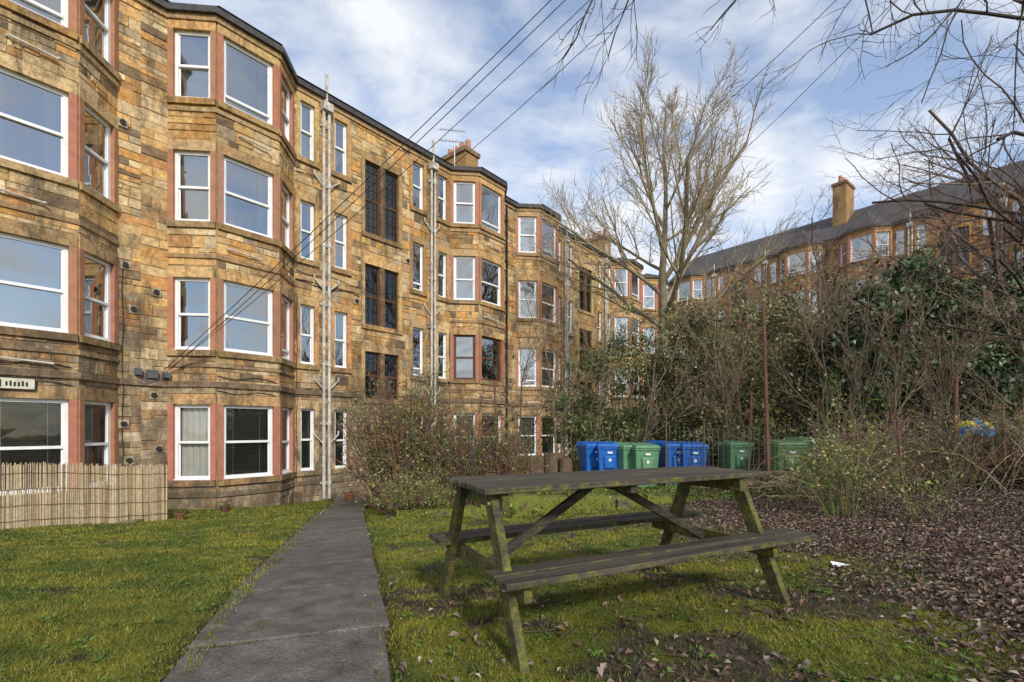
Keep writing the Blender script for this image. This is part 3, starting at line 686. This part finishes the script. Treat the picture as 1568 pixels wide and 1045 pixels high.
for (p,d,L) in (((.9,4.2,5.6),(-.1,0,-1),1.2),((1.3,4.2,5.65),(-.3,0,-.9),1.3),((2.6,4.3,5.9),(-.6,0,-.7),1.4),((3.6,4.5,6.0),(-.5,0,-.8),1.6),((4.4,4.8,6.2),(-.5,0,-1),1.8),((5.2,5.1,6.3),(-.6,.1,-.8),1.9),((6.0,5.3,6.4),(-.5,.1,-.8),2.0)):
    grow(T,Vector(p),Vector(d).normalized(),L,.010,0,dr,tips)
T.obj('branches',mBark,par,smooth=True)
# ------------------------------------------------ shrubs with leaves
mLeaf=M('evergreen_leaf',None,.42,3,.75,1.2,spec=.5)
def bush(name,lumps,nl,size,asp,pal,nclump=60,cs=.22,stems=40,stemcol=(.18,.13,.08),base=None,droop=.3,sr=.012,hollow=.55):
    c0=Vector(lumps[0][:3]); par=empty(name,(c0.x,c0.y,gz(c0.x,c0.y))); cen=[];C=[];T=Acc()
    tot=sum(l[3]*l[4]*l[5] for l in lumps)
    for l in lumps:
        f=l[3]*l[4]*l[5]/tot; k=max(3,int(nclump*f)); per=int(nl*f/k)
        for i in range(k):
            v=Vector((R.gauss(0,1),R.gauss(0,1),R.gauss(0,1))).normalized(); rr=hollow+(1-hollow)*R.random()**.6
            rr*=R.uniform(.75,1.28)
            c=Vector((l[0]+v.x*l[3]*rr,l[1]+v.y*l[4]*rr,l[2]+v.z*l[5]*rr))
            m_=max(1,int(per*R.uniform(.2,1.8))); q=NR.normal(size=(m_,3))*np.array([cs,cs,cs*.75])*R.uniform(.6,1.35)+np.array(c)
            cen.append(q); cc=np.array(R.choice(pal))*R.uniform(.55,1.35); hg=(q[:,2]-c.z)/cs
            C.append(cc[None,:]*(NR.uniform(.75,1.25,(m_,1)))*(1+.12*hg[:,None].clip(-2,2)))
            if i<stems*f+1:
                b0=base if base else (l[0]+R.gauss(0,.3),l[1]+R.gauss(0,.2),gz(l[0],l[1]))
                b0=Vector(b0)+Vector((R.gauss(0,.15),R.gauss(0,.15),0)); mid=(b0*.5+c*.5)+Vector((R.gauss(0,.2),R.gauss(0,.2),R.gauss(0,.2)))
                T.tube([b0,mid,c],[sr*2,sr*1.2,sr*.5],4,stemcol)
                for _ in range(3): T.tube([c,c+Vector((R.gauss(0,.3),R.gauss(0,.3),R.gauss(.15,.3)))],[sr*.5,sr*.25],3,stemcol)
    cen=np.concatenate(cen);C=np.concatenate(C)
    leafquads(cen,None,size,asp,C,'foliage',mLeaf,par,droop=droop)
    T.obj('stems',mBark,par); return par
GD=[(.085,.12,.035),(.11,.145,.04),(.06,.09,.027),(.15,.165,.055)]
OL=[(.14,.145,.045),(.18,.175,.055),(.10,.12,.035),(.22,.19,.08),(.2,.15,.07)]
IV=[(.04,.075,.024),(.06,.10,.032),(.09,.135,.05),(.028,.05,.017)]
bush('laurel_bush',[(2.2,14.2,2.0,.9,.8,1.7),(3.3,14.5,2.5,.9,.9,1.9),(1.7,13.8,1.4,.7,.6,1.0),(3.2,14,.8,1.3,.9,.9),(4.6,14.6,2.0,.9,.8,1.8)],16000,.12,.36,GD,260,.19,stems=110)
bush('cotoneaster_bush',[(5.6,13.6,2.4,1.2,.9,2.0),(7.1,13.2,2.9,1.4,.9,2.0),(6.3,13.0,1.2,1.8,.9,1.1),(8.4,13,2.2,.9,.8,1.7),(5.0,13.9,3.4,.8,.7,1.3)],33000,.105,.45,OL,330,.23,stems=190)
bush('ivy_thicket',[(8.9,11.6,3.1,1.3,1.2,1.6),(10.6,11.6,3.4,1.5,1.2,1.9),(12.2,11.4,3.0,1.4,1.2,2.0),(9.6,10.9,1.7,1.5,1.0,.9),(11.6,10.9,1.5,1.6,.9,1.0)],40000,.12,.62,IV,300,.22,hollow=.7)
bush('privet_hedge',[(1.2,17,1.0,1.6,.7,1.1),(8.8,16,2.0,2.0,.9,2.2),(4.6,16,1.8,1.6,.8,2.0),(10.5,24,3.4,3,1.2,4.0),(14.0,22,4.4,3,1.2,3.8),(17.5,21,4.6,3,1.2,3.6)],26000,.15,.5,GD+OL,240,.36)
def twigshrub(name,cx,cy,n,H,spread,col,leafpal=None,nleaf=0,lvl2=3,r=.012):
    z0=gz(cx,cy); par=empty(name,(cx,cy,z0)); T=Acc(); L=[]
    for i in range(n):
        th=R.uniform(0,2*math.pi); rr=R.random()**.5*spread; b0=Vector((cx+math.cos(th)*rr*.4,cy+math.sin(th)*rr*.3,z0-.03))
        tip=Vector((cx+math.cos(th)*rr*1.15,cy+math.sin(th)*rr*.7,z0+H*R.uniform(.35,1.1)*(1-.35*(rr/spread)**2)))
        mid=(b0+tip)/2+Vector((R.gauss(0,.12),R.gauss(0,.1),H*.1)); c=tuple(k*R.uniform(.6,1.3) for k in col)
        T.tube([b0,mid,tip],[r,r*.7,r*.3],4,c)
        for k in range(lvl2):
            f=R.uniform(.25,1); q=b0.lerp(mid,f*2) if f<.5 else mid.lerp(tip,f*2-1); e_=q+Vector((R.gauss(0,.22),R.gauss(0,.15),R.uniform(-.05,.42)))
            T.tube([q,(q+e_)/2+Vector((R.gauss(0,.03),0,.03)),e_],[r*.5,r*.35,r*.2],3,c); L.append(e_);L.append((q+e_)/2)
            for _ in range(2):
                e2=e_+Vector((R.gauss(0,.12),R.gauss(0,.1),R.uniform(-.08,.2))); T.tube([(q+e_)/2,e2],[r*.3,r*.18],3,c); L.append(e2)
    T.obj('stems',mBark,par)
    if nleaf:
        idx=[R.choice(L) for _ in range(nleaf)]; cen=np.array([tuple(p) for p in idx])+NR.normal(size=(nleaf,3))*.04
        C=np.array([R.choice(leafpal) for _ in range(nleaf)])*NR.uniform(.7,1.25,(nleaf,1)); leafquads(cen,None,.055,.5,C,'leaves',mLeaf,par)
BR=(.17,.11,.07); YG=[(.19,.20,.04),(.13,.16,.03),(.24,.21,.07)]
twigshrub('bare_shrub',-2.45,11.4,280,3.2,1.5,BR,YG,8500,r=.016,lvl2=4)
twigshrub('bare_shrub',-1.2,11.2,190,2.4,1.3,BR,YG,3500,r=.015,lvl2=4)
twigshrub('bare_shrub',-.1,11.0,90,1.5,.8,BR,YG,1200)
twigshrub('bare_shrub',-2.1,10.1,80,.65,1.0,(.2,.14,.08),YG,2600)
TN=(.27,.19,.125); DK=(.15,.10,.07); GS=(.16,.16,.06)
for (x,y,n,H,s,c,nl) in ((7.4,9.3,60,1.4,1.0,TN,260),(8.7,9.0,70,1.5,1.2,TN,300),(10.0,8.8,70,1.6,1.2,TN,260),(4.75,6.9,26,1.9,.6,GS,420),(5.5,7.6,26,1.7,.8,DK,260),(6.4,9.0,30,1.8,.8,TN,260),(7.3,8.2,34,1.9,.9,DK,200),(8.9,7.8,36,1.6,.9,TN,150),(5.4,6.4,10,.7,.6,GS,150)):
    twigshrub('bramble_thicket',x,y,n,H,s,c,YG,nl,r=.009)
A=Acc(); par=empty('bramble_canes',(7,9,-.2))
for i in range(780):
    x=R.uniform(4.9,11.5); y=R.uniform(8.2,10.6)-.25*max(0,x-7); z=gz(x,y); L=R.uniform(.6,2.4); th=R.uniform(0,6.28); h=R.uniform(.3,1.9)*(.35+.65*ss(5.5,8,x)); pts=[]
    for k in range(7):
        f=k/6; pts.append(Vector((x+math.cos(th)*L*f,y+math.sin(th)*L*f*.5,z+h*4*f*(1-f*.85)*.6+R.gauss(0,.03))))
    t=R.uniform(.5,1.3); c=R.choice(((.34,.25,.16),(.24,.16,.11),(.44,.34,.23),(.16,.15,.06),(.13,.08,.06))); A.tube(pts,[.009,.008,.007,.006,.005,.004,.003],4,tuple(k*t for k in c))
A.obj('canes',mBark,par)
bush('bramble_leaves',[(5.9,9.2,.2,1.0,.5,.4),(7.5,8.9,.5,1.6,.6,.6),(9.6,8.6,.7,1.5,.6,.6),(4.8,7.2,.35,.6,.4,.5)],3600,.06,.5,YG+[(.2,.12,.06)],260,.13,stems=0)
bush('low_groundcover',[(1.2,10.1,-.2,1.8,.35,.14),(4.5,9.7,-.15,1.8,.3,.2),(-1.5,9.8,-.5,.9,.3,.2),(7.5,8.6,.1,2.2,.4,.25),(1.5,9.6,-.5,2.4,.15,.18)],12000,.05,.6,[(.10,.16,.025),(.16,.20,.025),(.07,.11,.02)],230,.1,stems=0)
A=Acc(); par=empty('tree_stump',(.75,12.4,-.33))
for (x,y,r,h) in ((.55,12.4,.26,.72),(1.05,12.6,.28,.78),(1.35,12.3,.18,.66)):
    pts=[Vector((x,y,-.4)),Vector((x+.02,y,-.1)),Vector((x+R.uniform(-.05,.05),y,-.33+h))]; A.tube(pts,[r*1.3,r,r*.92],12,(.13,.09,.06),cap=True)
A.obj('stump_wood',mBark,par)
mRust=M('rusty_iron',(.15,.075,.045),.8,20,.6,1.4,.3)
def pole(u,v0,v1,y,r=.025,lean=0,nm='clothes_pole'):
    x=(u-784)/F*y; b0=Vector((x,y,CAMZ+(HV-v1)/F*y)); b0.z=min(b0.z,gz(x,y)); t0=Vector((x+lean,y,CAMZ+(HV-v0)/F*y)); par=empty(nm,b0); A=Acc()
    A.tube([b0,(b0+t0)/2,t0],[r,r,r*.9],8,cap=True); A.tube([t0-Vector((.08,0,.05)),t0+Vector((.08,0,-.05))],r*.5,6,cap=True); A.tube([b0+Vector((0,0,.25)),b0+Vector((0,0,.31))],r*1.5,8,cap=True); A.obj('shaft_and_hook',mRust,par)
pole(1178,470,765,9.6,.035,-.12); pole(764,583,760,11,.03,-.1); pole(1252,612,760,10.2,.02); pole(1020,632,740,11.3,.022); pole(1078,640,740,11,.02); pole(1460,575,770,8.6,.03,.05); pole(1385,640,780,7.8,.022,-.12); pole(1145,600,760,10.5,.02,.08); pole(1540,620,780,8.2,.022,-.05)
par=empty('wire_fence',(5,10.4,-.3)); A=Acc()
def mesh_run(o0,o1,zt):
    Lf=(o1-o0).length; k=0
    while k<=Lf:
        q=o0.lerp(o1,k/Lf); z=gz(q.x,q.y); A.tube([Vector((q.x,q.y,z-.1)),Vector((q.x+R.uniform(-.02,.02),q.y,z+zt))],.0045,3); k+=.1
    for i in range(int(zt/.12)):
        z=i*.12+.03; A.tube([Vector((o0.lerp(o1,t/8).x,o0.lerp(o1,t/8).y,gz(*o0.lerp(o1,t/8))+z+.02*math.sin(t*2+i))) for t in range(9)],.0045,3)
mesh_run(Vector((3.5,11.0)),Vector((6.4,9.9)),1.45); mesh_run(Vector((6.4,9.9)),Vector((9.4,8.7)),1.1)
A.obj('mesh',M('green_wire',(.13,.13,.10),.6),par)
par=empty('washing_line',(5,9.6,3)); A=Acc(); p0=P(1165,500,9.6);p1=P(900,545,14); A.tube([p0.lerp(p1,t/10)-Vector((0,0,.6*(t/10)*(1-t/10))) for t in range(11)],.006,4); A.obj('cord',M('green_cord',(.02,.22,.16),.6),par)
q=P(1490,652,9.0); par=empty('tarpaulin',q); A=Acc()
prof=[(-.10,-.16),(-.06,-.02),(.0,.07),(.14,.11),(.3,.06),(.36,-.16)]
cols=7; g=[[Vector((q.x-.34+i*.68/(cols-1),q.y+py,q.z+pz+.03*math.sin(i*1.3+py*9)+R.uniform(-.015,.015)-.04*abs(i-3)/3)) for i in range(cols)] for (py,pz) in prof]
for j in range(len(prof)-1):
    for i in range(cols-1): A.poly([g[j][i],g[j][i+1],g[j+1][i+1],g[j+1][i]],(.05,.22,.5) if j==0 or i in (4,) else (.62,.52,.06))
A.obj('sheet',M('tarp_sheet',None,.5,6,.8,1.1),par)
A=Acc(); q=(2.75,4.05); z=gz(*q)+.015
A.poly([(q[0]-.07,q[1]-.03,z),(q[0]+.06,q[1]-.04,z+.02),(q[0]+.08,q[1]+.05,z+.005),(q[0]-.05,q[1]+.05,z+.03)]); A.obj('paper_litter',mWhite)
def pot(x,y,r,h,c):
    z=gz(x,y); par=empty('flower_pot',(x,y,z)); A=Acc(); v=Vector((x,y,z)); A.tube([v,v+Vector((0,0,h*.8)),v+Vector((0,0,h*.8)),v+Vector((0,0,h)),v+Vector((0,0,h*.97)),v+Vector((0,0,h*.8))],[r*.7,r*.95,r*1.08,r*1.08,r*.9,r*.88],14,c,cap=True); A.obj('pot',mTerra,par)
    cen=np.array([(x,y,z+h)])+NR.normal(size=(60,3))*np.array([r*.5,r*.5,.05]); leafquads(cen,None,.06,.5,np.tile((.06,.10,.02),(60,1)),'plant',mLeaf,par)
pot(-6.15,8.95,.09,.13,(.2,.09,.05)); pot(-6.3,10.6,.1,.16,(.12,.06,.04)); pot(-5.0,14.9,.14,.26,(.3,.12,.06))
A=Acc(); A.hexa([Vector((-6.9+i,8.35+j,gz(-6.9,8.4)+k)) for k in(-.02,.035) for (i,j) in((0,0),(.35,.05),(.33,.3),(.02,.27))],(.2,.17,.12)); A.obj('stone_slab',m2,bevel=.01)
# ------------------------------------------------ overhead cables
mW=M('cable',(.02,.02,.025),.6)
def cable(p,q,r=.011,sag=.35):
    par=empty('overhead_cable',p); A=Acc(); A.tube([p.lerp(q,t/16)-Vector((0,0,sag*4*(t/16)*(1-t/16))) for t in range(17)],r,4); A.obj('wire',mW,par)
w0=facade_pt(-.3,.15,2.5)
cable(w0,P(1085,-240,8.0),.009,.12); cable(w0+Vector((.1,.1,.05)),P(1110,-240,8.2),.009,.15); cable(w0+Vector((0,.1,.0)),P(1120,-210,8.4),.008,.3)
cable(facade_pt(9.6,-.3,11.7),P(1230,-260,12),.012,.3)
cable(facade_pt(17,-.3,11.7),P(1420,-140,13),.012,.9); cable(facade_pt(24,-.3,11.7),P(1620,-260,12),.012,.6)
# ------------------------------------------------ world, sun, camera
sunv=Vector((.35,-.9,0)).normalized(); EL=math.radians(33)
w=bpy.data.worlds.new('World'); sc.world=w; w.use_nodes=True; nt=w.node_tree; bg=nt.nodes['Background']
sk=nt.nodes.new('ShaderNodeTexSky'); sk.sky_type='NISHITA'; sk.sun_disc=False; sk.sun_elevation=EL; sk.sun_rotation=math.atan2(sunv.x,sunv.y); sk.air_density=1.15; sk.dust_density=.6; sk.ozone_density=2.2
tcn=nt.nodes.new('ShaderNodeTexCoord'); sx=nt.nodes.new('ShaderNodeSeparateXYZ'); nt.links.new(tcn.outputs['Generated'],sx.inputs[0])
ad=nt.nodes.new('ShaderNodeMath'); ad.operation='ADD'; ad.inputs[1].default_value=.22; nt.links.new(sx.outputs[2],ad.inputs[0])
mxm=nt.nodes.new('ShaderNodeMath'); mxm.operation='MAXIMUM'; mxm.inputs[1].default_value=.05; nt.links.new(ad.outputs[0],mxm.inputs[0])
cb=nt.nodes.new('ShaderNodeCombineXYZ')
for i in(0,1):
    dv=nt.nodes.new('ShaderNodeMath'); dv.operation='DIVIDE'; nt.links.new(sx.outputs[i],dv.inputs[0]); nt.links.new(mxm.outputs[0],dv.inputs[1]); nt.links.new(dv.outputs[0],cb.inputs[i])
mp=nt.nodes.new('ShaderNodeMapping'); mp.inputs['Rotation'].default_value=(0,0,.6); mp.inputs['Scale'].default_value=(1.0,1.5,1); mp.inputs['Location'].default_value=(3.1,1.7,0); nt.links.new(cb.outputs[0],mp.inputs[0])
n1=tex(nt,2.6,10,.58,.3,mp.outputs[0]); n2=tex(nt,.8,4,.5,.2,mp.outputs[0])
am=nt.nodes.new('ShaderNodeMath'); am.operation='MULTIPLY_ADD'; am.inputs[1].default_value=.6; nt.links.new(n2,am.inputs[0]); nt.links.new(n1,am.inputs[2])
cl=ramp(nt,am.outputs[0],.70,0.18,.96,1.0)
sky2=mixrgb(nt,'MULTIPLY',sk.outputs[0],(1.25,1.3,1.4,1),1.0)
mx=mixrgb(nt,'MIX',sky2,(6.3,6.5,6.8,1),cl)
nt.links.new(mx,bg.inputs[0]); bg.inputs[1].default_value=.15
s=bpy.data.lights.new('sun','SUN'); s.energy=3.4; s.angle=math.radians(6); s.color=(1,.94,.86); so=bpy.data.objects.new('sun',s); sc.collection.objects.link(so)
d=Vector((sunv.x*math.cos(EL),sunv.y*math.cos(EL),math.sin(EL))); so.rotation_euler=d.to_track_quat('Z','Y').to_euler(); so.location=d*50
cam=bpy.data.cameras.new('camera'); co=bpy.data.objects.new('camera',cam); sc.collection.objects.link(co); sc.camera=co
co.location=(0,0,CAMZ); co.rotation_euler=(math.pi/2,0,0); cam.sensor_width=36; cam.lens=36*F/1568; cam.shift_y=(HV-522.5)/1568; cam.clip_end=3000; cam.clip_start=.05
sc.view_settings.view_transform='Standard'; sc.view_settings.look='None'; sc.view_settings.exposure=0
